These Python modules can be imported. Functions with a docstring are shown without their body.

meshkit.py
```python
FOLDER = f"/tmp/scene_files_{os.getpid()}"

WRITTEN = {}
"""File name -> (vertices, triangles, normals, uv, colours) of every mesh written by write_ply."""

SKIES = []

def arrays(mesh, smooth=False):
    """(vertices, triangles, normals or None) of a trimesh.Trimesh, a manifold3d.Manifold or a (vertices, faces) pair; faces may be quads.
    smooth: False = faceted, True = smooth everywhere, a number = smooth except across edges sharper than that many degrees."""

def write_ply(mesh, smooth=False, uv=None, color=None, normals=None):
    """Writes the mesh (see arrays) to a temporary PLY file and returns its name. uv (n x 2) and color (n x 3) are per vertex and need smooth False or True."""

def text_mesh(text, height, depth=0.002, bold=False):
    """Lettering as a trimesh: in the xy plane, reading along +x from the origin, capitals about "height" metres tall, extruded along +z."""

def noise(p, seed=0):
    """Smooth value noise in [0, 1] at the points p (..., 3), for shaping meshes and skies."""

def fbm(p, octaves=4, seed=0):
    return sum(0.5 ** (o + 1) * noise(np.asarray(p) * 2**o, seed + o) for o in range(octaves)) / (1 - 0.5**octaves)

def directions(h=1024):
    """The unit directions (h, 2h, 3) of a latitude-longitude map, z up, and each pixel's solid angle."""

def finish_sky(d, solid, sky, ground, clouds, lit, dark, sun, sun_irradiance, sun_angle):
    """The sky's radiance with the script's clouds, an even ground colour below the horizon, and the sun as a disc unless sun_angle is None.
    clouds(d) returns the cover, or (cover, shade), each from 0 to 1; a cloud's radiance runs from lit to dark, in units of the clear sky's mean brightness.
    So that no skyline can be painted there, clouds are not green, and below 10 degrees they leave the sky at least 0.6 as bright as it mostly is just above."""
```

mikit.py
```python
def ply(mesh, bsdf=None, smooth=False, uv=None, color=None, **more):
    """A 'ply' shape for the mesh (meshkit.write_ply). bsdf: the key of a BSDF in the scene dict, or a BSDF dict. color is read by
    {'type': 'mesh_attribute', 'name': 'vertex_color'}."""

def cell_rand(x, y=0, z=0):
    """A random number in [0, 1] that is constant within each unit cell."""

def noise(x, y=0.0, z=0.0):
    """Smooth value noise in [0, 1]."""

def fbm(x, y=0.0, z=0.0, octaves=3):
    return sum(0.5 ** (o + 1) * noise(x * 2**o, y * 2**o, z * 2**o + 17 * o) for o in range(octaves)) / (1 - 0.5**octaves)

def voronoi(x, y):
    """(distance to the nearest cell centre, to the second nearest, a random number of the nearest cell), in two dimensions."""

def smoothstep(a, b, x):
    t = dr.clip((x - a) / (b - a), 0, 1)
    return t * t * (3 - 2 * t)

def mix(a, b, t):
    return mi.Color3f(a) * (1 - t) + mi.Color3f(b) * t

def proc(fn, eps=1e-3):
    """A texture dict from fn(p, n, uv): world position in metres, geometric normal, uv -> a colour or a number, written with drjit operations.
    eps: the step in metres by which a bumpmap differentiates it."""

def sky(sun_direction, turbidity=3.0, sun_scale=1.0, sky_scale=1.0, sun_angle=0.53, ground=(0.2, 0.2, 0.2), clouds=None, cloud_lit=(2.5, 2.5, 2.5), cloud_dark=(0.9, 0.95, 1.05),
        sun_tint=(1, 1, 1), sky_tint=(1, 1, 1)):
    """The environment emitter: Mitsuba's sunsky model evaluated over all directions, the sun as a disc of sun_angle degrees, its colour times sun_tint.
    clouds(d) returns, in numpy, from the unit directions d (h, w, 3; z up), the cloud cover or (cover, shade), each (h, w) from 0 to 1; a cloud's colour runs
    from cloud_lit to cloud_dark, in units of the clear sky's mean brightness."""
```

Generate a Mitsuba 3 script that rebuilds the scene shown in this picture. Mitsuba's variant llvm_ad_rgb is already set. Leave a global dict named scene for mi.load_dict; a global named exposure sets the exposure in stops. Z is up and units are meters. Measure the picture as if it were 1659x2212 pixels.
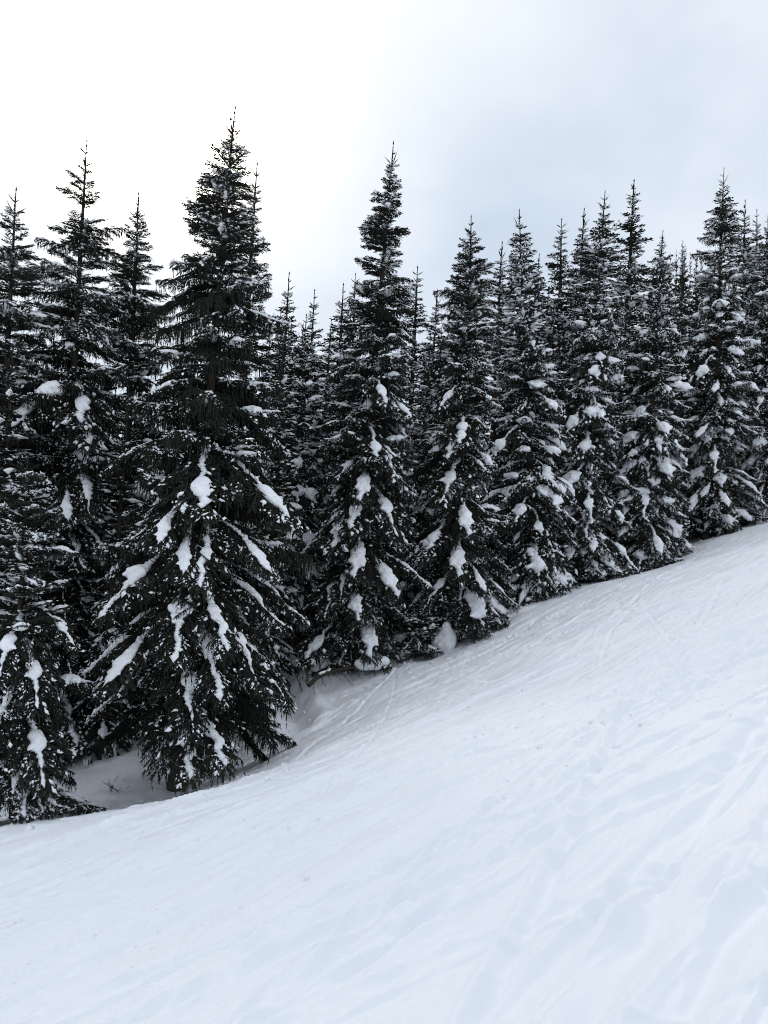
import math
import numpy as np
import trimesh
import drjit as dr
import mitsuba as mi
import mikit
import meshkit
from scipy.interpolate import RBFInterpolator

T = mi.ScalarTransform4f
scene, labels = {}, {}

# ------------------------------------------------------------------ camera, sky, exposure
EYE = np.array([0.0, 0.0, 1.65])
PITCH, ROLL = math.radians(4.5), math.radians(3.0)
FWD = np.array([0, math.cos(PITCH), math.sin(PITCH)])
RW = np.array([1.0, 0, 0])
UW = np.cross(RW, FWD)
RIGHT = RW * math.cos(ROLL) + UW * math.sin(ROLL)
UP = UW * math.cos(ROLL) - RW * math.sin(ROLL)
FOCAL = 768.0                                       # focal length in picture widths of 768
scene['camera'] = {'type': 'perspective', 'fov': 2 * math.degrees(math.atan(0.5)), 'fov_axis': 'x', 'near_clip': 0.05, 'far_clip': 3000.0,
                   'to_world': T().look_at(origin=EYE.tolist(), target=(EYE + FWD).tolist(), up=UP.tolist())}
exposure = 1.58

K = 1024 / 2212.0                                   # survey marks below are in a 1659 x 2212 measure of the view


def ray(px, py):
    v = FWD + (px * K - 384) / FOCAL * RIGHT - (py * K - 512) / FOCAL * UP
    return v / np.linalg.norm(v)


def spot(px, py, depth):
    v = ray(px, py)
    return EYE + v * (depth / v[1])


SUN = ray(300, 60)


def cloud_deck(d):
    """An even snow-cloud deck, brighter overhead, thin where the sun stands behind it."""
    c = np.clip(d @ SUN, -1, 1)
    ang = np.degrees(np.arccos(c))
    core = np.exp(-(ang / 6.0) ** 2)
    halo = np.exp(-(ang / 22.0) ** 2)
    wide = np.exp(-(ang / 38.0) ** 2)
    p = d / (d[..., 2:3] + 0.35)
    n = meshkit.fbm(p * np.array([2.3, 2.3, 0.0]) + 3.7, 5, 5)
    streak = np.clip((n - 0.5) * 3.2, -1, 1)
    lit = 0.005 + 0.019 * streak * (1 - 0.6 * wide) + 0.012 * np.clip(d[..., 2], 0, 1) ** 1.5 + 0.85 * core + 0.0115 * halo + 0.0030 * wide
    return np.full(d.shape[:2], 0.9), np.clip(1 - lit, 0, 1)


scene['sky'] = mikit.sky(SUN.tolist(), turbidity=4, sun_scale=0.01, sun_angle=8, clouds=cloud_deck, cloud_lit=(75.0, 66.0, 53.0), cloud_dark=(1.34, 1.66, 2.08),
                         sun_tint=(1.0, 0.85, 0.62), ground=(0.75, 0.78, 0.82))

# ------------------------------------------------------------------ materials
def needle_colour(p, n, uv):
    a = mikit.noise(p.x * 1.3, p.y * 1.3, p.z * 1.3)
    b = mikit.noise(p.x * 9, p.y * 9, p.z * 9)
    return mikit.mix((0.016, 0.019, 0.017), (0.038, 0.042, 0.032), 0.5 * a + 0.5 * b)


def snow_colour(p, n, uv):
    a = mikit.fbm(p.x * 1.7, p.y * 1.7, p.z * 1.7, 3)
    return mikit.mix((0.90, 0.915, 0.945), (0.94, 0.95, 0.965), a)


def snow_grain(p, n, uv):
    return mikit.fbm(p.x * 16, p.y * 16, p.z * 16, 3)


def slope_colour(p, n, uv):
    u, v = 0.788 * p.x + 0.616 * p.y, -0.616 * p.x + 0.788 * p.y
    a = mikit.fbm(u * 0.35, v * 1.6 + 0.6 * mikit.noise(p.x * 0.4, p.y * 0.4), 0.0, 4)      # wind-packed and skied-off bands
    return mikit.mix((0.885, 0.905, 0.94), (0.90, 0.918, 0.948), mikit.smoothstep(0.25, 0.7, a))


def slope_grain(p, n, uv):
    u, v = 0.788 * p.x + 0.616 * p.y, -0.616 * p.x + 0.788 * p.y
    return 0.7 * mikit.fbm(p.x * 11, p.y * 11, 0.0, 4) + 0.5 * mikit.fbm(u * 3, v * 14, 2.0, 3)


def bark_colour(p, n, uv):
    a = mikit.fbm(p.x * 14, p.y * 14, p.z * 5, 3)
    return mikit.mix((0.030, 0.024, 0.019), (0.085, 0.070, 0.058), a)


scene['needle_matter'] = {'type': 'twosided', 'bsdf': {'type': 'diffuse', 'reflectance': mikit.proc(needle_colour)}}
scene['snow_matter'] = {'type': 'twosided', 'bsdf': {'type': 'bumpmap', 'scale': 0.02, 'arbitrary': mikit.proc(snow_grain, 0.004),
                        'bsdf': {'type': 'diffuse', 'reflectance': mikit.proc(snow_colour)}}}
scene['slope_snow'] = {'type': 'twosided', 'bsdf': {'type': 'bumpmap', 'scale': 0.014, 'arbitrary': mikit.proc(slope_grain, 0.004),
                       'bsdf': {'type': 'diffuse', 'reflectance': mikit.proc(slope_colour)}}}
scene['bark_matter'] = {'type': 'twosided', 'bsdf': {'type': 'diffuse', 'reflectance': mikit.proc(bark_colour)}}

# ------------------------------------------------------------------ the ground
EDGE = [(-160, 1815, 10.0), (0, 1790, 11), (67, 1762, 11.3), (200, 1765, 12), (330, 1745, 13), (450, 1684, 14.5), (500, 1650, 15.0), (580, 1595, 16), (660, 1530, 17.5),
        (760, 1440, 19.5), (840, 1428, 19.8), (896, 1434, 20), (995, 1392, 20.5), (1055, 1346, 21.5), (1110, 1303, 23.3), (1150, 1300, 24), (1198, 1270, 25), (1250, 1262, 26),
        (1317, 1251, 27.2), (1366, 1250, 28), (1450, 1209, 30), (1545, 1157, 33), (1600, 1137, 34.5), (1659, 1114, 36), (1800, 1060, 40), (2000, 985, 46)]
INSIDE = [(110, 1700, 14.0), (200, 1670, 14.6), (270, 1690, 14.2), (150, 1640, 16.0), (640, 1400, 21.5), (620, 1470, 19.5), (560, 1500, 19.0), (1010, 1330, 24),
          (1100, 1270, 26), (1180, 1235, 29), (1500, 1120, 38)]
FOOT = [(-6, -2), (-3, 1), (0, 0), (3, 0), (0, 3), (2, 4), (-2, 4), (6, -3), (0, -6), (8, 3)]


def base_plane(x, y):
    return 46 * np.tanh(0.36 * x / 46) - 0.045 * 60 * np.tanh(y / 60)


_c = [spot(*m) for m in EDGE + INSIDE] + [np.array([x, y, base_plane(x, y) + 0.0]) for x, y in FOOT]
for _x, _y in ((-25, -10), (25, -10), (-25, 30), (-12, 40), (40, 40), (10, 60), (30, 70), (-10, 20), (0, 35), (10, 42), (60, 90), (-40, 60), (-6, 30), (14, 18), (9, 12), (5, 8), (18, 25)):
    _c.append(np.array([_x, _y, base_plane(_x, _y) + (0.35 if (_x, _y) in ((14, 18), (9, 12), (18, 25)) else 0.0)]))
_c = np.array(_c)
_rbf = RBFInterpolator(_c[:, :2], _c[:, 2] - base_plane(_c[:, 0], _c[:, 1]), kernel='linear', smoothing=0.02, degree=-1)
_rbf_g = {}


def ground_smooth(x, y):
    x, y = np.atleast_1d(np.asarray(x, float)), np.atleast_1d(np.asarray(y, float))
    r = np.hypot(x, y)
    res = np.empty_like(x)
    q = np.stack([x, y], -1).reshape(-1, 2)
    res = np.concatenate([_rbf(q[i:i + 40000]) for i in range(0, len(q), 40000)]).reshape(x.shape)
    return base_plane(x, y) + res * np.exp(-(r / 90) ** 2)


# a lookup grid, smoothed, so that the survey joins into soft snow
_gx, _gy = np.linspace(-40, 60, 401), np.linspace(-30, 90, 481)
_GZ = ground_smooth(*np.meshgrid(_gx, _gy, indexing='ij'))
from scipy.ndimage import gaussian_filter, map_coordinates, label as label_field
_GZ = gaussian_filter(_GZ, 1.3)
_edge_xy = np.array([spot(*m)[:2] for m in EDGE])


def edge_y(x):
    return np.interp(x, _edge_xy[:, 0], _edge_xy[:, 1], left=_edge_xy[0, 1], right=_edge_xy[-1, 1])


def ground(x, y):
    shape = np.shape(x)
    x, y = np.atleast_1d(np.asarray(x, float)), np.atleast_1d(np.asarray(y, float))
    inside = (x > -39.5) & (x < 59.5) & (y > -29.5) & (y < 89.5)
    z = map_coordinates(_GZ, [(x + 40) / 100 * 400, (y + 30) / 120 * 480], order=1, mode='nearest')
    return np.where(inside, z, base_plane(x, y)).reshape(shape)


def soft(a, b, x):
    t = np.clip((x - a) / (b - a), 0, 1)
    return t * t * (3 - 2 * t)


rng0 = np.random.default_rng(11)
TRACKS = []                                          # (x0, y0, direction, bend, width, depth, length)
for k in range(170):
    TRACKS.append((rng0.uniform(-7, 12), rng0.uniform(1, 20) ** 1.0, math.radians(rng0.normal(42, 17)), rng0.normal(0, 0.007), rng0.uniform(0.014, 0.045), rng0.uniform(0.010, 0.030), rng0.uniform(2.5, 16)))


for k in range(9):
    TRACKS.append((rng0.uniform(-4, 5), rng0.uniform(2.0, 8), math.radians(rng0.normal(48, 12)), rng0.normal(0, 0.006), rng0.uniform(0.04, 0.09), rng0.uniform(0.03, 0.05), rng0.uniform(2.5, 7)))


def relief(x, y):
    """Fine height of the groomed and skied snow on the open slope, and of the loose snow under the trees."""
    d = edge_y(x) - y                                # > 0 out on the piste
    piste = soft(-0.3, 1.2, d)
    near = np.exp(-np.hypot(x, y) / 45)
    P = lambda u, v, s: np.stack([u, v, np.full_like(u, s)], -1)
    c, s = math.cos(math.radians(38)), math.sin(math.radians(38))
    u, v = c * x + s * y, -s * x + c * y
    warp = 0.9 * (meshkit.fbm(P(x * 0.25, y * 0.25, 1.0), 3, 3) - 0.5)
    h = 0.24 * (meshkit.fbm(P(x * 0.22, y * 0.22, 2.0), 3, 9) - 0.5)
    h = h + 0.12 * (meshkit.fbm(P(u * 0.22, (v + warp) * 1.1, 3.0), 4, 1) - 0.5)
    h = h + 0.055 * (meshkit.fbm(P(u * 0.6, (v + warp) * 4.2, 4.0), 5, 2) - 0.5)
    ridge = 1 - np.abs(2 * meshkit.fbm(P(u * 0.45, (v + warp) * 2.6, 14.0), 4, 12) - 1)
    h = h + 0.05 * ridge ** 3
    rough = soft(0.45, 0.7, meshkit.fbm(P(x * 0.35, y * 0.35, 6.0), 3, 21))
    h = h + (0.014 + 0.065 * rough) * (meshkit.fbm(P(x * 3.0, y * 3.0, 5.0), 4, 4) - 0.5)
    for (x0, y0, a, b, w, dep, ln) in TRACKS:
        ca, sa = math.cos(a), math.sin(a)
        p, q = ca * (x - x0) + sa * (y - y0), -sa * (x - x0) + ca * (y - y0)
        q = q - b * p * p
        m = (np.abs(p) < ln) & (np.abs(q) < 6 * w)
        if m.any():
            fade = 1 - soft(0.6 * ln, ln, np.abs(p[m]))
            t = q[m] / w
            h[m] += fade * dep * (-np.exp(-t ** 2) + 0.75 * np.exp(-((t - 1.7) / 0.7) ** 2))
    loose = 0.30 * (meshkit.fbm(P(x * 0.8, y * 0.8, 7.0), 4, 31) - 0.5) + 0.05 * (meshkit.fbm(P(x * 4, y * 4, 8.0), 3, 32) - 0.5)
    h = h * piste + loose * (1 - piste)
    return h


TRENCH = np.array([spot(610, 1455, 19.6)[:2], spot(628, 1520, 17.8)[:2], spot(645, 1570, 16.6)[:2], spot(625, 1625, 15.6)[:2]])


def trench(x, y):
    h = np.zeros_like(x)
    m = (np.abs(x + 2) < 4) & (y > 13) & (y < 22)
    if m.any():
        q = np.stack([x[m], y[m]], -1)
        best = np.full(len(q), 9.0)
        for a, b in zip(TRENCH[:-1], TRENCH[1:]):
            ab = b - a
            t = np.clip(((q - a) @ ab) / (ab @ ab), 0, 1)
            best = np.minimum(best, np.linalg.norm(q - a - t[:, None] * ab, axis=1))
        n = meshkit.fbm(np.stack([q[:, 0] * 2.2, q[:, 1] * 2.2, q[:, 0] * 0 + 1], -1), 3, 77)
        w = 0.25 + 0.12 * (n - 0.5)
        h[m] = -0.36 * (0.5 + n) * np.exp(-(best / w) ** 2) + 0.07 * np.exp(-((best - 0.52) / 0.16) ** 2)
    return h


CRUMBS = []
for (px, py, dx, dep) in ((830, 2030, 0.30, 0.085), (905, 2048, 0.25, 0.07), (1640, 1900, 0.26, 0.10), (1200, 1715, 0.3, 0.08), (690, 2085, 0.18, 0.06), (610, 2020, 0.22, 0.07), (1330, 1985, 0.2, 0.05)):
    v = ray(px, py)
    tt = np.linspace(1.5, 20, 800)
    q = EYE + v * tt[:, None]
    i = np.argmax(q[:, 2] < ground(q[:, 0], q[:, 1]))
    CRUMBS.append((q[i, 0], q[i, 1], dx, dep))


def terrain(x, y):
    z = ground(x, y) + relief(x, y) + trench(x, y)
    for (cx, cy, w, dep) in CRUMBS:
        q, p = (x - cx) * 0.8 + (y - cy) * 0.6, -(x - cx) * 0.6 + (y - cy) * 0.8
        m = (np.abs(q) < 4 * w) & (np.abs(p) < 4 * w)
        if m.any():
            n = meshkit.fbm(np.stack([x[m] * 9, y[m] * 9, x[m] * 0], -1), 3, 5)
            z[m] += dep * (np.exp(-(p[m] / (0.35 * w)) ** 2) - 0.8 * np.exp(-((p[m] - 0.5 * w) / (0.3 * w)) ** 2)) * np.exp(-(q[m] / w) ** 2) * (0.2 + 1.6 * n)
    return z


def ground_mesh():
    front = np.radians(np.linspace(90 + 44, 90 - 44, 760))
    back = np.radians(np.linspace(90 - 44, 90 - 316, 130))[1:-1]
    th = np.concatenate([front, back])
    r = np.concatenate([np.linspace(0.0, 1.0, 6)[1:], np.geomspace(1.02, 60, 880)[:], np.geomspace(63, 450, 36)])
    R, A = np.meshgrid(r, th, indexing='ij')
    x, y = R * np.cos(A), R * np.sin(A)
    z = terrain(x.ravel(), y.ravel()).reshape(x.shape)
    v = np.stack([x, y, z], -1).reshape(-1, 3)
    n, m = len(r), len(th)
    i, j = np.meshgrid(np.arange(n - 1), np.arange(m), indexing='ij')
    j2 = (j + 1) % m
    q = np.stack([i * m + j, (i + 1) * m + j, (i + 1) * m + j2, i * m + j2], -1).reshape(-1, 4)
    f = np.vstack([q[:, [0, 1, 2]], q[:, [0, 2, 3]]])
    v = np.vstack([v, [[0, 0, float(terrain(np.array([0.0]), np.array([0.0]))[0])]]])
    jj = np.arange(m)
    f = np.vstack([f, np.stack([jj * 0 + len(v) - 1, jj, (jj + 1) % m], -1)])
    fn = np.cross(v[f[:, 1]] - v[f[:, 0]], v[f[:, 2]] - v[f[:, 0]])
    if fn[:, 2].sum() < 0:
        f = f[:, ::-1]
    return v, f


scene['ground'] = mikit.ply(ground_mesh(), 'slope_snow', smooth=True)
labels['ground'] = {'label': 'steep white snow slope with faint ski tracks running up to the forest edge', 'kind': 'structure'}

# ------------------------------------------------------------------ mesh helpers
def nets(F, origin, h):
    """Naive surface nets of the field F > 0."""
    s = F > 0
    nx, ny, nz = F.shape
    C = np.zeros((nx - 1, ny - 1, nz - 1, 3))
    cnt = np.zeros((nx - 1, ny - 1, nz - 1))
    corners = [(a, b, c) for a in (0, 1) for b in (0, 1) for c in (0, 1)]
    at = lambda A, o: A[o[0]:nx - 1 + o[0], o[1]:ny - 1 + o[1], o[2]:nz - 1 + o[2]]
    for ca in corners:
        for k in range(3):
            if ca[k]:
                continue
            cb = tuple(v + (q == k) for q, v in enumerate(ca))
            a, b = at(F, ca), at(F, cb)
            cross = (a > 0) != (b > 0)
            t = np.where(cross, a / np.where(cross, a - b, 1), 0)
            for q in range(3):
                C[..., q] += np.where(cross, ca[q] + (t if q == k else 0), 0)
            cnt += cross
    idx = -np.ones(cnt.shape, int)
    act = cnt > 0
    idx[act] = np.arange(act.sum())
    base = np.argwhere(act)
    V = (base + C[act] / cnt[act][:, None]) * h + origin
    Q = []
    for k in range(3):
        sl = [slice(1, -1)] * 3
        sl[k] = slice(0, -1)
        a = s[tuple(sl)]
        sl2 = list(sl)
        sl2[k] = slice(1, None)
        b = s[tuple(sl2)]
        e = np.argwhere(a != b)
        if not len(e):
            continue
        o = np.array([1, 1, 1])
        o[k] = 0
        p = e + o
        flip = a[tuple(e.T)]
        u, w = [(1, 2), (2, 0), (0, 1)][k]
        d = np.zeros((4, 3), int)
        d[1, u] = d[2, u] = d[2, w] = d[3, w] = -1
        c = [idx[tuple((p + x).T)] for x in d]
        q = np.stack(c, -1)
        q[~flip] = q[~flip][:, ::-1]
        Q.append(q)
    Q = np.vstack(Q)
    return V, np.vstack([Q[:, [0, 1, 2]], Q[:, [0, 2, 3]]])


def frame(d):
    d = d / (np.linalg.norm(d, axis=1, keepdims=True) + 1e-9)
    a = np.cross(d, np.where(np.abs(d[:, 2:]) < 0.9, [0, 0, 1.0], [1.0, 0, 0]))
    a /= np.linalg.norm(a, axis=1, keepdims=True) + 1e-9
    return d, a, np.cross(d, a)


def spindles(p0, p1, r, rng, simple=False):
    """Needle-clad shoots: three-sided spindles, six triangles each."""
    p0, p1, r = np.asarray(p0), np.asarray(p1), np.asarray(r)
    d, a, b = frame(p1 - p0)
    n = len(p0)
    ph = rng.uniform(0, 2 * np.pi, n)
    mid = p0 + (p1 - p0) * 0.38
    if simple:                                       # seen from farther off: three triangles
        V = np.empty((n, 4, 3))
        V[:, 3] = p1
        for k in range(3):
            an = ph + k * 2.094
            V[:, k] = p0 + 0.12 * (p1 - p0) + 0.85 * r[:, None] * (np.cos(an)[:, None] * a + np.sin(an)[:, None] * b)
        F = np.array([[3, 0, 1], [3, 1, 2], [3, 2, 0]])
        return V.reshape(-1, 3), (F[None] + 4 * np.arange(n)[:, None, None]).reshape(-1, 3)
    V = np.empty((n, 5, 3))
    V[:, 0], V[:, 4] = p0, p1
    for k in range(3):
        an = ph + k * 2.094
        V[:, 1 + k] = mid + r[:, None] * (np.cos(an)[:, None] * a + np.sin(an)[:, None] * b)
    F = np.array([[0, 2, 1], [0, 3, 2], [0, 1, 3], [4, 1, 2], [4, 2, 3], [4, 3, 1]])
    return V.reshape(-1, 3), (F[None] + 5 * np.arange(n)[:, None, None]).reshape(-1, 3)


def tube(pts, rad, sides=6):
    p = np.asarray(pts, float)
    t = np.gradient(p, axis=0)
    d, a, b = frame(t)
    an = np.arange(sides) * 2 * np.pi / sides
    rad = np.broadcast_to(rad, (len(p),))
    v = p[:, None] + rad[:, None, None] * (np.cos(an)[None, :, None] * a[:, None] + np.sin(an)[None, :, None] * b[:, None])
    i, j = np.meshgrid(np.arange(len(p) - 1), np.arange(sides), indexing='ij')
    j2 = (j + 1) % sides
    q = np.stack([i * sides + j, i * sides + j2, (i + 1) * sides + j2, (i + 1) * sides + j], -1).reshape(-1, 4)
    v = np.vstack([v.reshape(-1, 3), p[:1], p[-1:]])
    n = len(v)
    jj = np.arange(sides)
    caps = np.vstack([np.stack([jj * 0 + n - 2, (jj + 1) % sides, jj], -1), np.stack([jj * 0 + n - 1, (len(p) - 1) * sides + jj, (len(p) - 1) * sides + (jj + 1) % sides], -1)])
    return v, np.vstack([q[:, [0, 1, 2]], q[:, [0, 2, 3]], caps])


_IV = np.array([[1, 0, 0], [-1, 0, 0], [0, 1, 0], [0, -1, 0], [0, 0, 1], [0, 0, -1.0]])
_IF = np.array([[0, 2, 4], [2, 1, 4], [1, 3, 4], [3, 0, 4], [2, 0, 5], [1, 2, 5], [3, 1, 5], [0, 3, 5]])


def puffs(c, ax, la, lb, lc, rng):
    """Small snow tufts: ellipsoids lying along the directions ax."""
    d, a, b = frame(ax)
    up = np.where(b[:, 2:] < 0, -b, b)
    jit = rng.uniform(0.55, 1.4, (len(c), len(_IV), 1))
    V = (_IV[None, :, 0:1] * (d * la[:, None])[:, None] + _IV[None, :, 1:2] * (a * lb[:, None])[:, None] + _IV[None, :, 2:3] * (up * lc[:, None])[:, None]) * jit
    return (V + c[:, None]).reshape(-1, 3), (_IF[None] + len(_IV) * np.arange(len(c))[:, None, None]).reshape(-1, 3)


def join(parts):
    parts = [p for p in parts if len(p[0])]
    at = np.cumsum([0] + [len(p[0]) for p in parts])
    return np.vstack([p[0] for p in parts]), np.vstack([p[1] + o for p, o in zip(parts, at)])


# ------------------------------------------------------------------ branches
def axis_curve(L, th, n=25):
    s = np.linspace(0, 1, n)
    ang = np.radians(np.interp(s, [0, 0.35, 0.75, 1.0], th))
    step = L / (n - 1)
    x = np.concatenate([[0], np.cumsum(np.cos(ang[:-1]) * step)])
    z = np.concatenate([[0], np.cumsum(np.sin(ang[:-1]) * step)])
    return s, np.stack([x, 0 * x, z], -1), np.stack([np.cos(ang), 0 * ang, np.sin(ang)], -1)


def make_branch(L, th, lat, hang, rng, gap=0.075, sub=0.05, rad=0.017):
    """One spruce bough along +x: (mesh, the centres and directions of twigs where snow can lie)."""
    s, P, D = axis_curve(L, th)
    sway = np.cumsum(rng.normal(0, 0.012 * L, len(s))) * s
    P = P + np.stack([0 * s, sway, 0 * s], -1)
    A, B, R = [], [], []
    rest_c, rest_d, rest_s = [], [], []
    at = lambda q: (np.array([np.interp(q, s, P[:, k]) for k in range(3)]), np.array([np.interp(q, s, D[:, k]) for k in range(3)]))
    for k in range(len(s) - 1):
        if s[k] > 0.25:
            A.append(P[k]); B.append(P[k] + (P[k + 1] - P[k]) * 1.8); R.append(rad * 0.9)
    q = 0.10
    while q < 0.99:
        for side in (-1, 1):
            qq = min(0.99, max(0.05, q + rng.uniform(-0.3, 0.3) * gap / L))
            c, t = at(qq)
            ln = lat * (min(1, qq / 0.3) ** 0.7 * (1 - qq) ** 0.75 * 1.45 + 0.10) * rng.uniform(0.6, 1.2)
            al = math.radians(rng.normal(58, 9) - 18 * qq)
            d = math.cos(al) * t + math.sin(al) * np.array([0, side, 0.0]) + np.array([0, 0, rng.normal(0.02, 0.10)])
            m = max(2, int(ln / sub))
            p = c
            for u in range(m):
                f = (u + 1) / m
                dd = d + np.array([0, 0, -hang * 1.1 * f ** 1.3])
                dd /= np.linalg.norm(dd)
                p2 = p + dd * ln / m
                A.append(p); B.append(p + dd * ln / m * 1.7); R.append(rad)
                for sg in (-1, 1):
                    if rng.random() < 0.85:
                        o = np.cross(dd, [0, 0, 1.0]) * sg
                        sd = dd * 0.75 + o * rng.uniform(0.5, 0.95) + np.array([0, 0, rng.normal(-0.1 - 0.5 * hang, 0.2)])
                        sl = (0.055 + 0.09 * (1 - 0.5 * f) * min(1, ln / 0.3)) * rng.uniform(0.7, 1.25)
                        A.append(p2); B.append(p2 + sd / np.linalg.norm(sd) * sl); R.append(rad * rng.uniform(0.75, 1.1))
                if hang > 0.3 and rng.random() < hang * 0.9:
                    hl = rng.uniform(0.08, 0.30) * (0.5 + hang) * min(1.0, L)
                    w = np.array([rng.normal(0, 0.12), rng.normal(0, 0.12), -1.0])
                    A.append(p2); B.append(p2 + w * hl * 0.6); R.append(rad * 0.8)
                    A.append(p2 + w * hl * 0.45); B.append(p2 + w * hl); R.append(rad * 0.75)
                if u == m // 2 or u == m - 1:
                    rest_c.append(p2); rest_d.append(dd); rest_s.append(qq)
                p = p2
        q += gap / L
    V, F = spindles(np.array(A), np.array(B), np.array(R), rng, rad > 0.02)
    W = tube(P, np.interp(s, [0, 1], [0.012 + 0.009 * L, 0.004]), 4)
    return join([(V, F), W]), (s, P, D, np.array(rest_c), np.array(rest_d), np.array(rest_s))


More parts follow.
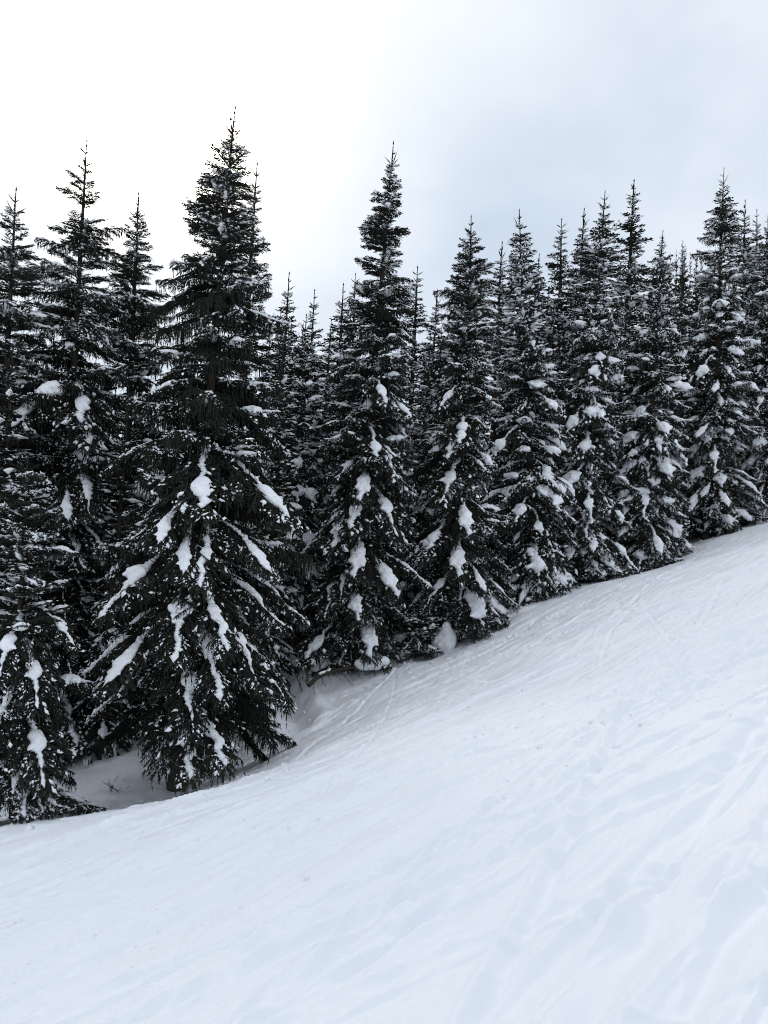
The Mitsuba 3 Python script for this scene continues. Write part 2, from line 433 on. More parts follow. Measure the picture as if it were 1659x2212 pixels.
def make_snow(L, lat, info, level, rng, cell=0.03, busy=1.0):
    """Snow lying on that bough: (dusting of tufts on the twigs, pillow along the bough or None). Levels: 1 dusting only, 2 thin crust, 3 pillow, 4 big pillow."""
    s, P, D, C, CD, CS = info
    parts = []
    keep = rng.random(len(C)) < (0.0, 0.42, 0.45, 0.30, 0.24, 0.24)[level] * busy
    if not keep.any():
        keep[len(C) // 2] = True
    c, d = np.repeat(C[keep], 3, 0), np.repeat(CD[keep], 3, 0)
    n = len(c)
    spread = 0.030 if cell < 0.03 else 0.045
    c = c + d * rng.normal(0, 1.4 * spread, (n, 1)) + rng.normal(0, 1, (n, 3)) * np.array([spread, spread, 0.25 * spread])
    d = d + rng.normal(0, 0.5, (n, 3))
    sz = (rng.gamma(2.0, 0.0062, n) + 0.007) * (0.85 if cell < 0.03 else 1.3)
    parts.append(puffs(c + np.array([0, 0, 0.016]), d, sz * rng.uniform(1.1, 2.1, n), sz * rng.uniform(0.8, 1.2, n), sz * rng.uniform(0.5, 0.8, n), rng))
    q = rng.random(int((0, 12, 18, 14, 12, 12)[level] * L * busy) + 1) * 0.85 + 0.08
    cc = np.stack([np.interp(q, s, P[:, k]) for k in range(3)], -1)
    dd = np.stack([np.interp(q, s, D[:, k]) for k in range(3)], -1)
    sz = (rng.gamma(2.3, 0.006, len(q)) + 0.009) * (0.8 if cell < 0.03 else 1.3)
    parts.append(puffs(cc + np.array([0, 0, 0.022]), dd, sz * rng.uniform(2.0, 4.5, len(q)), sz, sz * 0.75, rng))
    if level >= 2:                                   # a thin unbroken line of snow along the top of the bough
        a0, w0 = rng.uniform(0.08, 0.25), rng.uniform(0.55, 0.8)
        q = np.arange(a0, min(0.97, a0 + w0), {True: 0.036, False: 0.07}[cell < 0.05] / L)
        cc = np.stack([np.interp(q, s, P[:, k]) for k in range(3)], -1) + rng.normal(0, 0.006, (len(q), 3))
        dd = np.stack([np.interp(q, s, D[:, k]) for k in range(3)], -1)
        sz = (0.024 + 0.030 * meshkit.noise(np.stack([q * 9, q * 0 + L, q * 0], -1), 4)) * rng.uniform(0.8, 1.25, len(q)) * (0.75 + 0.25 * L)
        parts.append(puffs(cc + np.array([0, 0, 0.020]), dd, sz * 1.7, sz, sz * 0.8, rng))
    if level < 2:
        return join(parts), None
    Lc = min(L, 1.9)                                 # pillows do not grow with the longest boughs
    a, w, rr = {2: (rng.uniform(0.25, 0.50), rng.uniform(0.30, 0.48), 0.030 + 0.012 * Lc), 3: (rng.uniform(0.42, 0.62), rng.uniform(0.20, 0.32), 0.042 + 0.006 * Lc),
                4: (rng.uniform(0.46, 0.56), rng.uniform(0.20, 0.28) * Lc / L, 0.064 + 0.012 * Lc), 5: (rng.uniform(0.42, 0.5), rng.uniform(0.36, 0.44) * Lc / L, 0.082 + 0.014 * Lc)}[level]
    rr *= 1.0 if cell < 0.03 else 1.5
    blobs = []
    m = max(4, int(w * L / (rr * 0.6)))
    for f in np.linspace(0, 1, m):
        qq = min(0.97, a + f * w)
        c0 = np.array([np.interp(qq, s, P[:, k]) for k in range(3)])
        fat = rr * (0.40 + 0.75 * math.sin(math.pi * (0.10 + 0.78 * f)) ** 1.3) * rng.uniform(0.72, 1.3)
        blobs.append((c0 + [0, rng.normal(0, 0.22 * rr), 0.35 * fat], fat))
        for side in (-1, 1):
            if level >= 3 and rng.random() < 0.6:
                w2 = fat * rng.uniform(0.6, 1.3)
                blobs.append((c0 + [0.5 * w2, side * w2, -0.12 * w2 + 0.2 * fat], fat * rng.uniform(0.40, 0.75)))
                if rng.random() < 0.4:
                    blobs.append((c0 + [1.1 * w2, side * w2 * 1.6, -0.35 * w2 + 0.1 * fat], fat * rng.uniform(0.28, 0.45)))
    bc, br = np.array([b[0] for b in blobs]), np.array([b[1] for b in blobs])
    lo, hi = bc.min(0) - br.max() * 1.4 - cell, bc.max(0) + br.max() * 1.4 + cell
    N = np.ceil((hi - lo) / cell).astype(int) + 2
    G = np.stack(np.meshgrid(*[lo[k] + np.arange(N[k]) * cell for k in range(3)], indexing='ij'), -1)
    Fd = np.full(G.shape[:3], -0.42)
    for c0, r in zip(bc, br):
        dd = (G - c0) / r
        Fd += np.exp(-(dd[..., 0] ** 2 + dd[..., 1] ** 2 + 1.6 * dd[..., 2] ** 2))
    zb = np.interp(G[..., 0], P[:, 0], P[:, 2]) - 0.25 * np.abs(G[..., 1])
    nn = meshkit.fbm(G * (12 if cell < 0.03 else 8) + L * 7, 3, 3)
    n2 = meshkit.noise(G * 20 + L * 3, 8)
    under = zb - 0.03 - 0.12 * np.maximum(0, n2 - 0.35) - G[..., 2]
    Fd += 1.0 * (nn - 0.5) - 10.0 * np.maximum(0, under)
    Fd[0] = Fd[-1] = -1
    Fd[:, 0] = Fd[:, -1] = -1
    Fd[:, :, 0] = Fd[:, :, -1] = -1
    lab, k = label_field(Fd > 0)
    if k > 1:                                        # only the largest lump stays up
        big = 1 + int(np.argmax(np.bincount(lab.ravel())[1:]))
        Fd = np.where((lab > 0) & (lab != big), -0.2, Fd)
    return join(parts), nets(Fd, lo, cell)


KINDS = {  # length, angles at 0 / .35 / .75 / 1, side twigs, how far the twigs hang
    'tip': (0.40, (48, 42, 40, 46), 0.13, 0.0),
    'short': (0.75, (22, 12, 10, 22), 0.26, 0.15),
    'level': (1.20, (12, -2, -4, 12), 0.38, 0.55),
    'curtain': (1.70, (6, -10, -12, 8), 0.46, 0.85),
    'droop': (1.50, (-8, -36, -50, -34), 0.48, 0.45),
    'long': (2.90, (-4, -30, -48, -36), 0.70, 0.50),
    'sweep': (2.20, (-6, -34, -50, -34), 0.62, 0.50),
}
DETAIL = {'near': dict(gap=0.070, sub=0.050, rad=0.0130), 'mid': dict(gap=0.105, sub=0.085, rad=0.025), 'far': dict(gap=0.41, sub=0.30, rad=0.066)}
POOL = {}                                            # (detail, kind, variant) -> mesh, layout, {level: (dusting, pillow)}
for di, (det, par) in enumerate(DETAIL.items()):
    for ki, (kind, (L, th, lat, hang)) in enumerate(KINDS.items()):
        for var in range(3):
            rng = np.random.default_rng(1000 + 100 * di + 10 * ki + var)
            th2 = tuple(np.array(th) + rng.normal(0, 4, 4))
            mesh, info = make_branch(L, th2, lat, hang, rng, **par)
            snows = {}
            for level in ((1,) if kind == 'tip' else (1, 2, 3) if kind == 'short' else (1, 2, 3, 4, 5)):
                snows[level] = make_snow(L, lat, info, level, rng, {'near': 0.027, 'mid': 0.036, 'far': 0.09}[det], {'near': 1.5, 'mid': 1.1, 'far': 0.7}[det])
            POOL[det, kind, var] = (mesh, info, snows)

GROUPS = {}


def group_of(key, mesh, bsdf, smooth):
    """The shapegroup of a repeated mesh, made when it is first needed."""
    if key not in GROUPS:
        GROUPS[key] = 'shared_' + '_'.join(map(str, key))
        scene[GROUPS[key]] = {'type': 'shapegroup', 'mesh': mikit.ply(mesh, bsdf, smooth=smooth)}
    return GROUPS[key]


def put(key, group, m):
    scene[key] = {'type': 'instance', 'to_world': T(m), 'group': {'type': 'ref', 'id': group}}


COUNT = {}


def numbered(name):
    n = COUNT.get(name, 0)
    COUNT[name] = n + 1
    return name if n == 0 else f'{name}_{n:03d}'


def placing(pos, az, tilt, sc, flip):
    ca, sa, ct, st = math.cos(az), math.sin(az), math.cos(tilt), math.sin(tilt)
    rz = np.array([[ca, -sa, 0], [sa, ca, 0], [0, 0, 1.0]])
    ry = np.array([[ct, 0, -st], [0, 1, 0], [st, 0, ct]])
    m = np.eye(4)
    m[:3, :3] = rz @ ry @ np.diag([sc, sc * flip, sc])
    m[:3, 3] = pos
    return m


def radius_at(t, R, power, blunt):
    """Crown radius at relative height t (0 ground, 1 tip)."""
    return R * (1 - t) ** power * min(1.0, ((1 - t) / 0.14) ** 0.5) * (0.80 + 0.20 * min(1, t / 0.12)) * blunt


def trunk_mesh(H, lean, r0, rng):
    z = np.concatenate([[-0.6], np.linspace(0, H, 22)])
    t = np.clip(z / H, 0, 1)
    wob = np.cumsum(rng.normal(0, 0.012, (len(z), 2)), axis=0) * (t * (1 - t))[:, None] * 3
    p = np.stack([lean[0] * t + wob[:, 0], lean[1] * t + wob[:, 1], z], -1)
    return tube(p, r0 * (1 - t) ** 0.85 + 0.006, 8)


def leader_shoots(H, lean, rng):
    """The bare-looking leading shoot with its few upright side shoots."""
    A, B, R = [], [], []
    tip = np.array([lean[0], lean[1], H])
    lead = 0.048 * H
    A.append(tip - [0, 0, 0.10]); B.append(tip + [0, 0, 0.04]); R.append(0.022)
    for k in range(7):
        p = tip - np.array([0, 0, lead * k / 7])
        A.append(p - [0, 0, lead / 6]); B.append(p); R.append(0.018)
    for j, zz in enumerate((0.55, 1.0)):
        for k in range(4):
            a = rng.uniform(0, 6.28)
            ln = rng.uniform(0.35, 0.8) * lead * 0.6 * (0.8 + 0.5 * j)
            p = tip - np.array([0, 0, lead * zz])
            d = np.array([math.cos(a) * 0.75, math.sin(a) * 0.75, 0.75])
            A.append(p); B.append(p + d * ln); R.append(0.018)
    return spindles(np.array(A), np.array(B), np.array(R), rng)


def whorls(H, lean, R, power, crown0, snow, rng, dens, seed=0, open_top=1.0):
    """Yields (position, azimuth, tilt, length, kind, snow level) of every bough of one tree."""
    z = crown0
    out = []
    while z < H - 0.045 * H:
        t = z / H
        base = radius_at(t, R, power, 1.0)
        n = rng.poisson(4.6 * dens) + 1 if t < 0.93 else 4
        a0 = rng.uniform(0, 6.28)
        for k in range(n):
            az = a0 + 6.283 * k / n + rng.normal(0, 0.28)
            lump = float(meshkit.noise(np.array([math.cos(az) * 0.9 + 5, math.sin(az) * 0.9 + 5, z * 1.1 + seed * 7.3]), 1))
            L = max(0.16, base * rng.uniform(0.66, 1.10) * (0.66 + 0.68 * lump))
            zz = z + rng.uniform(-0.09, 0.09)
            if L < 0.5:
                kind, tilt = 'tip', rng.normal(-8 - 30 * min(1, (1 - t) * 4), 9)
            elif L < 0.9:
                kind, tilt = 'short', rng.normal(0, 8)
            elif t > 0.18 + 0.62 * rng.random():
                kind, tilt = ('level' if L < 1.35 else 'curtain'), rng.normal(2, 6)
            else:
                kind, tilt = ('droop' if L < 1.8 else 'sweep' if L < 2.45 else 'long'), rng.normal(4, 7) + 26 * max(0, t - 0.3)
            if kind == 'short' and t < 0.5:
                kind, tilt = 'droop', rng.normal(6, 9)
            up = min(1, max(0, (0.88 - t) / 0.36))
            w = np.array([1.1 - snow * (0.25 + 0.7 * up), 0.25 + snow * 0.45 * up, 0.26 + snow * 0.65 * up, snow * 0.65 * up ** 1.2 + 0.01, snow * snow * 0.32 * up ** 1.4, max(0, snow - 0.8) * 0.75 * up ** 1.6])
            w = np.maximum(w, 0.01)
            level = int(rng.choice(6, p=w / w.sum()))
            if kind == 'tip':
                level = min(level, 1)
            out.append((np.array([lean[0] * t, lean[1] * t, zz]), az, math.radians(tilt), L, kind, level))
        z += (0.16 + 0.14 * (1 - t)) * (1 + (open_top - 1) * min(1, max(0, (t - 0.35) / 0.2)) * min(1, (1 - t) * 6)) * rng.uniform(0.8, 1.2) * (H / 12) ** 0.5
    return out


def bough(det, kind, var):
    return POOL[det, kind, var]


def add_bough(tree, det, pos, az, tilt, L, kind, level, var, flip, st):
    mesh, info, snows = POOL[det, kind, var]
    P = info[1] * (L / KINDS[kind][0])
    for _ in range(14):                              # a low bough comes to rest on the snow instead of running into it
        low = pos[2] + P[:, 0] * math.sin(tilt) + P[:, 2] * math.cos(tilt)
        out = P[:, 0] * math.cos(tilt) - P[:, 2] * math.sin(tilt)
        if (low[6:] > ground(pos[0] + out[6:] * math.cos(az), pos[1] + out[6:] * math.sin(az)) + 0.10).all():
            break
        tilt += 0.07
    m = placing(pos, az, tilt, L / KINDS[kind][0], flip)
    key = f'{tree}__branch' if st['n'] == 0 else f"{tree}__branch_{st['n']:03d}"
    st['n'] += 1
    put(key, group_of((det, kind, var), mesh, 'needle_matter', False), m)
    if level:
        level = min(level, max(snows))
        dust, pillow = snows[level]
        put(f'{key}__snow_dusting', group_of((det, kind, var, 'dust', level), dust, 'snow_matter', True), m)
        labels[f'{key}__snow_dusting'] = {'kind': 'stuff'}
        if pillow is not None:
            put(f'{key}__snow_pillow', group_of((det, kind, var, 'pillow', level), pillow, 'snow_matter', True), m)


def spruce(label, top, depth, base=None, R=1.6, power=0.8, crown0=0.3, snow=0.6, det='near', dens=1.0, seed=0, open_top=1.0, clumps=(), group='spruces along the forest edge', name='spruce_tree'):
    """A spruce with every bough a part: its tip and foot are survey marks at a distance."""
    rng = np.random.default_rng(500 + seed)
    tip = spot(*top, depth)
    foot = spot(*base, depth)[:2] if base else tip[:2]
    gz = float(ground(foot[0], foot[1])) - 0.05
    H = tip[2] - gz
    lean = tip[:2] - foot
    key = numbered(name)
    labels[key] = {'label': label, 'category': 'tree', 'group': group}
    org = np.array([foot[0], foot[1], gz])
    tm = trunk_mesh(H, lean, 0.011 * H + 0.01, rng)
    scene[f'{key}__trunk'] = mikit.ply((tm[0] + org, tm[1]), 'bark_matter', smooth=True)
    lm = leader_shoots(H, lean, rng)
    scene[f'{key}__leader_shoot'] = mikit.ply((lm[0] + org, lm[1]), 'needle_matter')
    st = {'n': 0}
    heroes = []
    for (px, py, size) in clumps:                    # boughs that carry the big pillows seen on the camera's side
        v = ray(px, py)
        for dd in np.linspace(depth - R - 0.6, depth + 0.4, 160):
            q = EYE + v * (dd / v[1]) - org
            t = q[2] / H
            if not 0 < t < 0.97:
                continue
            rel = q[:2] - lean * t
            rho = np.hypot(*rel)
            if rho <= 0.86 * radius_at(t, R, power, 1.0):
                heroes.append((q, math.atan2(rel[1], rel[0]), rho, t, size))
                break
    allb = whorls(H, lean, R, power, crown0, snow, rng, dens, seed, open_top)
    room = 298 - len(heroes)
    if len(allb) > room:
        pick = sorted(rng.choice(len(allb), room, replace=False))
        allb = [allb[i] for i in pick]
    for pos, az, tilt, L, kind, level in allb:
        add_bough(key, det, org + pos, az, tilt, L, kind, level, int(rng.integers(3)), rng.choice([-1, 1]), st)
    for q, az, rho, t, size in heroes:
        kind = 'long' if rho > 1.5 and t < 0.6 else 'sweep' if size > 1 and t < 0.55 else ('droop' if t < 0.55 else 'level')
        var = int(rng.integers(3))
        info = POOL[det, kind, var][1]
        s, P = info[0], info[1]
        sx, sz_ = np.interp(0.70, s, P[:, 0]), np.interp(0.70, s, P[:, 2])
        sc = max(rho, 0.35) / sx
        pos = np.array([lean[0] * t, lean[1] * t, q[2] - sz_ * sc])
        add_bough(key, det, org + pos, az, 0.0, sc * KINDS[kind][0], kind, size + 2, var, rng.choice([-1, 1]), st)
    return key


# ------------------------------------------------------------------ crowns of the trees behind
CROWNS = {}


def crown_pool():
    for det, n in (('mid', 3), ('far', 6)):
        for k in range(n):
            rng = np.random.default_rng(9000 + k + (50 if det == 'mid' else 0))
            H, R = 12.0, (1.5, 1.35, 1.7, 1.35, 1.6, 1.4)[k]
            snow = ((1.5, 1.0, 1.8) if det == 'mid' else (1.1, 0.7, 1.3, 0.9, 0.5, 1.4))[k]
            N, S = [leader_shoots(H, (0, 0), rng)], []
            for pos, az, tilt, L, kind, level in whorls(H, (0, 0), R, 0.70, 0.8, snow, rng, 0.66, 40 + k):
                mesh, info, snows = POOL[det, kind, int(rng.integers(3))]
                m = placing(pos, az, tilt, L / KINDS[kind][0], rng.choice([-1, 1]))
                N.append((mesh[0] @ m[:3, :3].T + m[:3, 3], mesh[1]))
                if level:
                    for sm in snows[min(level, max(snows))]:
                        if sm is not None:
                            f = sm[1] if np.linalg.det(m[:3, :3]) > 0 else sm[1][:, ::-1]
                            S.append((sm[0] @ m[:3, :3].T + m[:3, 3], f))
            CROWNS[det, k] = (trunk_mesh(H, (0, 0), 0.13, rng), join(N), join(S))


crown_pool()


def back_spruce(label, top, depth, width=1.0, var=0, seed=0, group='spruces behind the front row', name='forest_spruce', det='far'):
    rng = np.random.default_rng(7000 + seed)
    tip = spot(*top, depth)
    gz = float(ground(tip[0], tip[1])) - 0.1
    H = tip[2] - gz
    if H < 1.5:
        return
    key = numbered(name)
    labels[key] = {'label': label, 'category': 'tree'}
    if group:
        labels[key]['group'] = group
    a = rng.uniform(0, 6.28)
    m = np.eye(4)
    s, w = H / 12.0, max(0.35, min(1.35, (H / 12.0) ** 0.7)) * width
    m[:3, :3] = np.array([[math.cos(a), -math.sin(a), 0], [math.sin(a), math.cos(a), 0], [0, 0, 1]]) @ np.diag([w, w, s])
    m[:3, 3] = [tip[0], tip[1], gz]
    tr, cr, sn = CROWNS[det, var]
    put(f'{key}__trunk', group_of(('back', det, var, 'trunk'), tr, 'bark_matter', True), m)
    put(f'{key}__crown', group_of(('back', det, var, 'crown'), cr, 'needle_matter', False), m)
    labels[f'{key}__snow'] = {'kind': 'stuff'}
    put(f'{key}__snow', group_of(('back', det, var, 'snow'), sn, 'snow_matter', True), m)


# front row, left to right
spruce('wide dark spruce at left with the broadest skirt, tallest bare tip and scattered snow pillows', (508, 228), 13.6, (376, 1738), R=2.4, power=0.64, crown0=1.45, snow=0.5, seed=1, open_top=1.2, dens=0.85,
       clumps=[(428, 1052, 1), (362, 1345, 2), (463, 1332, 1), (432, 1422, 2), (410, 1505, 2), (530, 1412, 2), (548, 1440, 1), (275, 1418, 1), (295, 1265, 2), (440, 1655, 1), (390, 1655, 1), (400, 1190, 1), (446, 1205, 1), (360, 1130, 1), (575, 1070, 1), (550, 1190, 1)])
spruce('short snow-capped spruce cut by the left edge of the view', (60, 985), 11.3, (30, 1785), R=1.15, power=0.42, crown0=0.45, snow=0.6, seed=2,
       clumps=[(65, 1025, 1), (105, 1055, 1), (80, 1095, 1), (140, 1190, 2), (135, 1365, 2), (20, 1555, 2), (90, 1640, 1), (5, 1420, 1), (80, 1480, 1)])
spruce('tall spruce with full ragged top, second treetop from the left edge', (188, 300), 17.0, (115, 1640), R=2.5, power=0.62, crown0=0.8, snow=1.3, seed=3, open_top=1.35, dens=0.8,
       clumps=[(190, 925, 1), (60, 890, 1), (170, 880, 1), (205, 1075, 1), (145, 1090, 1), (230, 800, 1)])
spruce('spruce whose treetop is the first from the left edge', (35, 405), 16.0, (-30, 1650), R=2.3, power=0.60, crown0=0.8, snow=1.2, seed=4, open_top=1.35, dens=0.8)
spruce('shorter spruce with thin top between the two tall left ones', (300, 415), 19.0, (240, 1600), R=2.4, power=0.62, crown0=0.8, snow=1.2, seed=5, open_top=1.35, dens=0.8,
       clumps=[(350, 760, 1), (265, 740, 1)])
spruce('slim second spire close behind the wide left spruce', (556, 350), 16.0, (470, 1580), R=1.5, power=0.7, crown0=0.8, snow=0.35, seed=6, open_top=1.3, dens=0.8)
spruce('solitary tall dark spruce in the centre with pointed top and snow-laden foot', (850, 306), 20.0, (752, 1435), R=1.95, power=0.60, crown0=0.15, snow=1.2, seed=7, open_top=1.0,
       clumps=[(830, 850, 1), (815, 965, 1), (840, 1000, 1), (865, 880, 1), (787, 1052, 3), (775, 1210, 3), (835, 1250, 3), (740, 1265, 2), (710, 1290, 2), (770, 1310, 3), (800, 1380, 3), (690, 1390, 1), (735, 1150, 1), (760, 1110, 1), (845, 1120, 1), (850, 730, 1), (848, 770, 1)])
spruce('snow-clad spruce right of the tall central one, with a thin top', (1018, 465), 21.5, (985, 1375), R=1.95, power=0.6, crown0=0.15, snow=1.5, seed=8, det='near',
       clumps=[(980, 968, 3), (1003, 1125, 3), (962, 860, 1), (975, 790, 1), (968, 1055, 1), (935, 1160, 1), (985, 1210, 3), (1010, 1320, 3), (940, 1280, 2), (1035, 1250, 1), (925, 1170, 1), (1000, 940, 1)])
spruce('spruce with narrow snowy foot above the notch in the snow edge', (1122, 452), 24.6, (1155, 1298), R=2.0, power=0.62, crown0=0.15, snow=1.7, det='mid', seed=9,
       clumps=[(1082, 962, 1), (1160, 1230, 1), (1195, 880, 1), (1180, 760, 1), (1140, 1280, 1)])
spruce('heavily snow-loaded spruce with white pillows down its whole front', (1307, 412), 26.5, (1252, 1262), R=2.05, power=0.6, crown0=0.1, snow=1.6, det='mid', seed=10,
       clumps=[(1290, 715, 2), (1275, 735, 1), (1300, 780, 2), (1285, 800, 1), (1278, 895, 1), (1235, 1040, 2), (1275, 1100, 2), (1280, 1130, 1), (1235, 1180, 1), (1285, 1170, 1), (1265, 970, 1), (1240, 910, 1)])
spruce('snow-laden spruce with domed snow heap at its foot', (1432, 498), 28.2, (1385, 1248), R=2.05, power=0.55, crown0=0.1, snow=1.6, det='mid', seed=11,
       clumps=[(1435, 930, 2), (1440, 1020, 2), (1425, 955, 1), (1345, 1110, 2), (1405, 1090, 1), (1380, 1225, 2), (1420, 1170, 1), (1430, 720, 1), (1355, 1140, 1), (1410, 1190, 1)])
spruce('tall dark spruce with broad flat tiers, tallest of the right-hand trees', (1564, 362), 33.5, (1540, 1155), R=2.45, power=0.62, crown0=0.3, snow=1.8, det='mid', seed=12,
       clumps=[(1550, 835, 1), (1520, 800, 1), (1545, 995, 2), (1500, 1080, 1), (1560, 1075, 1), (1520, 930, 1)])
spruce('dark spruce whose foot stands at the right edge of the view', (1659, 465), 36.0, (1655, 1112), R=2.3, power=0.6, crown0=0.3, snow=1.7, det='mid', seed=13,
       clumps=[(1640, 1080, 1), (1650, 870, 1)])
spruce('small young spruce at the snow edge, right of the domed heap', (1462, 1085), 29.6, (1460, 1200), R=0.75, power=0.6, crown0=0.1, snow=1.4, det='mid', seed=14)
spruce('slender snow-dusted spruce left of the central one, half hidden', (655, 700), 21.5, (640, 1372), R=1.9, power=0.6, crown0=1.3, snow=1.9, seed=15, det='mid',
       clumps=[(672, 833, 2), (681, 870, 2), (650, 920, 2), (700, 760, 1), (640, 830, 1), (610, 940, 1), (640, 1010, 2), (577, 1081, 2), (646, 1076, 2), (673, 1076, 2), (714, 1094, 3), (628, 1180, 2), (673, 1177, 2), (659, 1217, 2), (669, 1243, 2), (707, 1250, 2), (600, 1230, 1), (640, 1295, 2), (660, 720, 1)])

# second row and skyline
BACK = [('spruce treetop left of the notched snow edge, lower than its neighbour', (1085, 522), 27, 1.0, 3), ('low thin treetop between two dark spires right of centre', (1165, 548), 29, 0.8, 1),
        ('dark spire with flared lower tiers, right of centre', (1213, 472), 28.5, 1.05, 4), ('pointed treetop leaning against the snow-loaded spruce', (1262, 450), 29, 1.0, 3),
        ('tall dark pointed spruce behind the two snow-laden ones', (1370, 388), 31, 1.15, 4), ('thin treetop left of the tallest right-hand spruce', (1475, 520), 37, 0.8, 1),
        ('dark spruce just right of the tallest right-hand one', (1610, 432), 37, 0.95, 3), ('dark spruce with upswept tip near the right edge', (1635, 452), 38.5, 0.9, 0),
        ('small treetop right beside the wide left spruce', (625, 588), 24, 0.9, 0), ('low treetop midway between wide and central spruces', (680, 625), 26, 0.9, 2),
        ('thin snowy treetop close left of the central spruce', (716, 690), 25, 0.9, 5), ('double-tipped spruce just left of the central one', (742, 612), 29, 1.05, 3),
        ('thin spire touching the central spruce on its left side', (768, 590), 30, 0.9, 4), ('spire touching the central spruce on its right side', (902, 575), 27, 1.1, 4),
        ('short treetop in the gap right of the central spruce', (945, 625), 30, 0.9, 3), ('snowy spruce filling the gap below the gap treetop', (930, 720), 24.5, 0.9, 5)]
for i, (lab, top, dep, w, var) in enumerate(BACK):
    back_spruce(lab, top, dep, w * 1.25, var % 3, i, None, det='mid')

SKYLINE = np.array([(-200, 640), (0, 600), (90, 640), (150, 700), (250, 650), (380, 700), (440, 690), (560, 650), (620, 640), (700, 690), (760, 650), (900, 620), (960, 660), (1050, 590), (1110, 560), (1160, 590),
                    (1250, 520), (1340, 500), (1420, 540), (1500, 545), (1600, 480), (1700, 470), (2000, 460)])
rngb = np.random.default_rng(77)
placed = []
n_back = 0
for tries in range(4000):
    px = rngb.uniform(-220, 1900)
    front = float(np.interp(px, [m[0] for m in EDGE], [m[2] for m in EDGE]))
    dep = front + 3.0 + 26 * rngb.random() ** 1.3
    lo = float(np.interp(px, SKYLINE[:, 0], SKYLINE[:, 1]))
    py = lo + rngb.uniform(10, 190)
    x = spot(px, py, dep)[:2]
    if any(np.hypot(*(x - q)) < 1.9 for q in placed):
        continue
    placed.append(x)
    side = 'left-hand' if px < 560 else 'central' if px < 1060 else 'right-hand'
    back_spruce(f'dark snow-dusted spruce crowded deep in the forest behind the {side} front trees', (px, py), dep, rngb.uniform(1.0, 1.35), int(rngb.integers(6)), 100 + n_back, f'spruces deep behind the {side} trees')
    n_back += 1
    if n_back >= 80:
        break
for i, (px, py, dep) in enumerate([(1448, 548, 95), (1462, 540, 100), (1480, 530, 92), (1492, 545, 104), (1505, 538, 98), (1440, 560, 110), (1516, 546, 105), (1472, 552, 112)]):
    back_spruce('tiny far treetop on the hill in the skyline gap at right', (px, py), dep, 1.3, i % 6, 300 + i, 'far treetops on the hill')


# ------------------------------------------------------------------ small things at the forest edge
def lump(points, radii, rng, cell=0.03, rough=0.6):
    """A smooth body of snow round the points."""
    c, r = np.asarray(points, float), np.asarray(radii, float)
    lo, hi = c.min(0) - r.max() * 1.5 - cell, c.max(0) + r.max() * 1.5 + cell
    N = np.ceil((hi - lo) / cell).astype(int) + 2
    G = np.stack(np.meshgrid(*[lo[k] + np.arange(N[k]) * cell for k in range(3)], indexing='ij'), -1)
    F = np.full(G.shape[:3], -0.42)
    for p, q in zip(c, r):
        F += np.exp(-(((G - p) / q) ** 2).sum(-1))
    F += rough * (meshkit.fbm(G * 7, 4, 3) - 0.5)
    for k in range(3):
        for e in (0, -1):
            F[(slice(None),) * k + (e,)] = -1
    lab, n = label_field(F > 0)
    if n > 1:
        F = np.where((lab > 0) & (lab != 1 + int(np.argmax(np.bincount(lab.ravel())[1:]))), -0.2, F)
    return nets(F, lo, cell)


def smooth_path(pts, n):
    pts = np.asarray(pts, float)
    t = np.linspace(0, len(pts) - 1, n)
    p = np.stack([np.interp(t, np.arange(len(pts)), pts[:, k]) for k in range(3)], -1)
    return np.stack([gaussian_filter(p[:, k], n / len(pts) * 0.35, mode='nearest') for k in range(3)], -1)


def fallen_branch():
    rng = np.random.default_rng(31)
    key = numbered('fallen_branch')
    labels[key] = {'label': 'bent dead branch lying on the snow below the central spruce, snow along its back', 'category': 'branch'}
    p = smooth_path([spot(664, 1484, 17.6), spot(684, 1463, 17.8), spot(722, 1448, 18.1), (spot(765, 1441, 18.4)), spot(806, 1443, 18.6), spot(850, 1432, 18.9)], 40)
    scene[f'{key}__stem'] = mikit.ply(tube(p, np.linspace(0.055, 0.012, 40), 7), 'bark_matter', smooth=True)
    for k in range(11):
        i = int(rng.integers(6, 38))
        d = np.array([rng.normal(0.25, 0.3), rng.normal(-0.1, 0.3), -rng.uniform(0.3, 0.9)])
        ln = rng.uniform(0.18, 0.5)
        q = np.stack([p[i] + d * ln * t + np.array([0.12 * t * t, 0, -0.05 * t]) for t in np.linspace(0, 1, 6)])
        scene[f'{key}__twig' if k == 0 else f'{key}__twig_{k:03d}'] = mikit.ply(tube(q, np.linspace(0.011, 0.004, 6), 4), 'bark_matter', smooth=True)
    for k, (a, b, r) in enumerate(((9, 23, 0.034), (24, 37, 0.090))):
        q = p[a:b]
        scene[f'{key}__snow_pillow' if k == 0 else f'{key}__snow_pillow_{k:03d}'] = mikit.ply(lump(q + np.array([0, 0, 0.05 + 0.4 * r]) + rng.normal(0, 0.3 * r, (len(q), 3)), r * rng.uniform(0.55, 1.35, len(q)), rng, 0.022, 0.8), 'snow_matter', smooth=True)


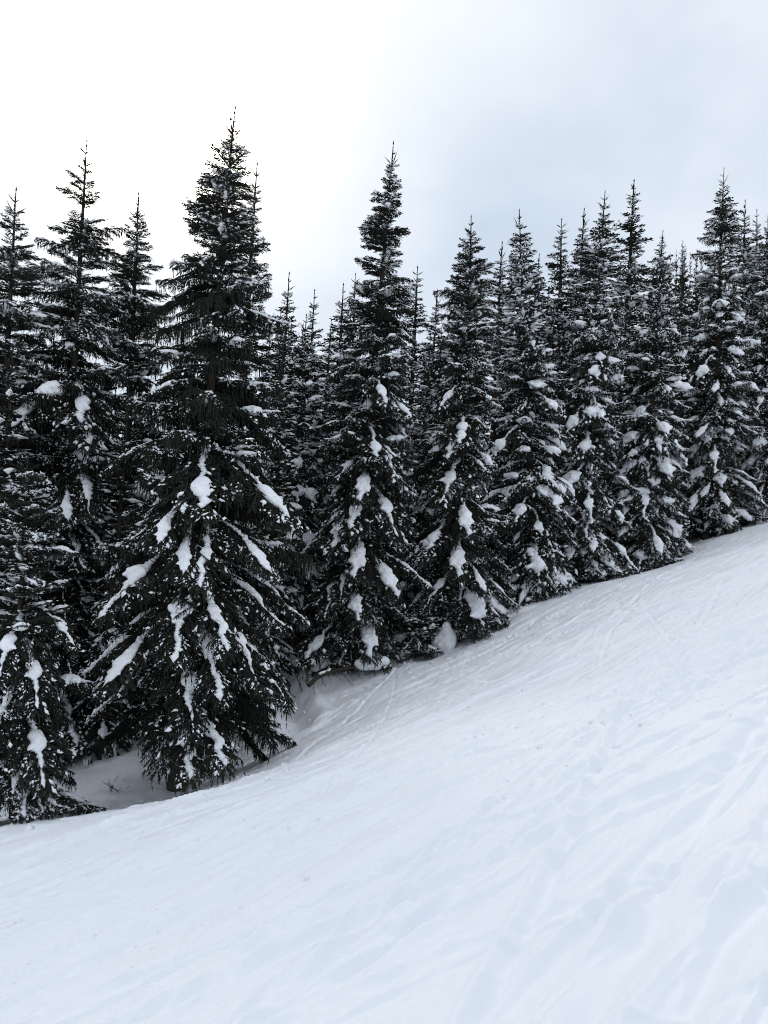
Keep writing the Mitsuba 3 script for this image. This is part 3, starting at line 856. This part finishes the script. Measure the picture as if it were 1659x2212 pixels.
def bare_shrub(label, marks, seed):
    rng = np.random.default_rng(seed)
    key = numbered('bare_shrub')
    labels[key] = {'label': label, 'category': 'shrub'}
    k = 0
    for (a, b, dep) in marks:
        p0, p1 = spot(*a, dep), spot(*b, dep - 0.3)
        p0[2] = min(p0[2], float(ground(p0[0], p0[1])) - 0.05)
        bend = rng.normal(0, 0.06, (6, 3)) * np.sin(np.linspace(0, math.pi, 6))[:, None]
        q = p0 + (p1 - p0) * np.linspace(0, 1, 6)[:, None] + bend
        scene[f'{key}__stem' if k == 0 else f'{key}__stem_{k:03d}'] = mikit.ply(tube(q, np.linspace(0.013, 0.005, 6), 5), 'bark_matter', smooth=True)
        parts = []
        for j in range(7):
            i = int(rng.integers(1, 5))
            d = (p1 - p0) * rng.uniform(0.15, 0.4) + rng.normal(0, 0.10, 3)
            parts.append(tube(np.stack([q[i], q[i] + 0.5 * d + rng.normal(0, 0.015, 3), q[i] + d]), [0.006, 0.005, 0.003], 4))
        for j, part in enumerate(parts):
            scene[f'{key}__stem__twig' if k + j == 0 else f"{key}__stem{'' if k == 0 else f'_{k:03d}'}__twig{'' if j == 0 else f'_{j:03d}'}"] = mikit.ply(part, 'bark_matter', smooth=True)
        k += 1


def snowy_stump(label, mark, depth, w, h, seed):
    rng = np.random.default_rng(seed)
    key = numbered('snow_covered_stump')
    labels[key] = {'label': label, 'category': 'stump'}
    c = spot(*mark, depth)
    c[2] = float(ground(c[0], c[1]))
    scene[f'{key}__stump'] = mikit.ply(tube(np.array([c + [0, 0, -0.3], c + [0, 0, 0.3 * h], c + [0.03, 0, 0.72 * h]]), [0.16, 0.13, 0.10], 8), 'bark_matter', smooth=True)
    pts, rad = [], []
    for k in range(34):
        t = rng.random()
        a = rng.uniform(0, 6.28)
        rr = w * 0.42 * (1 - t) ** 0.7 * rng.random() ** 0.5
        pts.append(c + [rr * math.cos(a), rr * math.sin(a), h * (0.05 + 0.72 * t)])
        rad.append(w * (0.30 - 0.16 * t))
    scene[f'{key}__snow_cap'] = mikit.ply(lump(pts, rad, rng, 0.035, 1.0), 'snow_matter', smooth=True)


fallen_branch()
bare_shrub('thin leafless twigs poking from the shaded hollow left of the wide spruce', [((272, 1738), (232, 1690), 13.9), ((285, 1745), (262, 1712), 13.8)], 41)
bare_shrub('fine leafless twigs right of the wide spruce beside the trench in the snow', [((655, 1470), (622, 1408), 18.6), ((668, 1462), (648, 1418), 18.8), ((640, 1478), (610, 1440), 18.4)], 42)
snowy_stump('tall domed snow-covered stump between the central spruce and its right neighbour', (962, 1412), 20.45, 0.5, 0.8, 51)
snowy_stump('domed snow heap over a stump at the foot of the snow-laden right-hand spruce', (1378, 1245), 27.6, 0.8, 0.95, 52)
spruce('low bushy young spruce half buried in snow, left of the tall domed stump', (905, 1318), 20.3, (898, 1430), R=0.85, power=0.4, crown0=0.05, snow=0.5, seed=16, det='mid')
spruce('low young spruce right of the tall domed stump with snow on its boughs', (1005, 1290), 20.9, (1000, 1392), R=0.75, power=0.4, crown0=0.05, snow=1.2, seed=17, det='mid')

spruce('knee-high snowy sapling at the foot of the heavily snow-loaded spruce, on its left', (1198, 1185), 25.0, (1198, 1270), R=0.55, power=0.55, crown0=0.05, snow=1.2, seed=18, det='mid')
spruce('snowy sapling between the two most snow-laden right-hand spruces', (1318, 1188), 27.4, (1318, 1253), R=0.6, power=0.5, crown0=0.05, snow=1.4, seed=19, det='mid')
spruce('small sapling right of the broad-tiered tallest right-hand spruce', (1602, 1072), 34.6, (1602, 1138), R=0.7, power=0.5, crown0=0.05, snow=1.2, seed=20, det='mid')


def snow_crumbs():
    """Broken crumbs of snow kicked loose over the slope: far too many small ones to count."""
    rng = np.random.default_rng(61)
    n = 450
    y = 1.5 + 22 * rng.random(n * 3) ** 1.4
    x = (rng.random(n * 3) * 1.3 - 0.65) * (y + 2)
    keep = (y < edge_y(x) - 0.1)
    m = meshkit.fbm(np.stack([x * 0.5, y * 0.5, x * 0], -1), 3, 63)
    keep &= rng.random(n * 3) < soft(0.42, 0.68, m)
    x, y = x[keep][:n], y[keep][:n]
    sz = 0.006 + rng.gamma(1.3, 0.007, len(x))
    ex = rng.uniform(-6, 19, 260)                    # clods that dropped from the boughs along the trees
    ey = edge_y(ex) - rng.gamma(1.5, 0.45, 260) + 0.5
    x, y, sz = np.concatenate([x, ex]), np.concatenate([y, ey]), np.concatenate([sz, 0.015 + rng.gamma(1.5, 0.014, 260)])
    c = np.stack([x, y, terrain(x, y) + 0.2 * sz], -1)
    d = rng.normal(0, 1, (len(x), 3)) * np.array([1, 1, 0.3])
    return puffs(c, d, sz * rng.uniform(0.9, 1.6, len(x)), sz, sz * 0.8, rng)


scene['snow_crumbs'] = mikit.ply(snow_crumbs(), 'snow_matter', smooth=True)
labels['snow_crumbs'] = {'label': 'small broken crumbs of snow strewn over the open slope', 'category': 'snow', 'kind': 'stuff'}
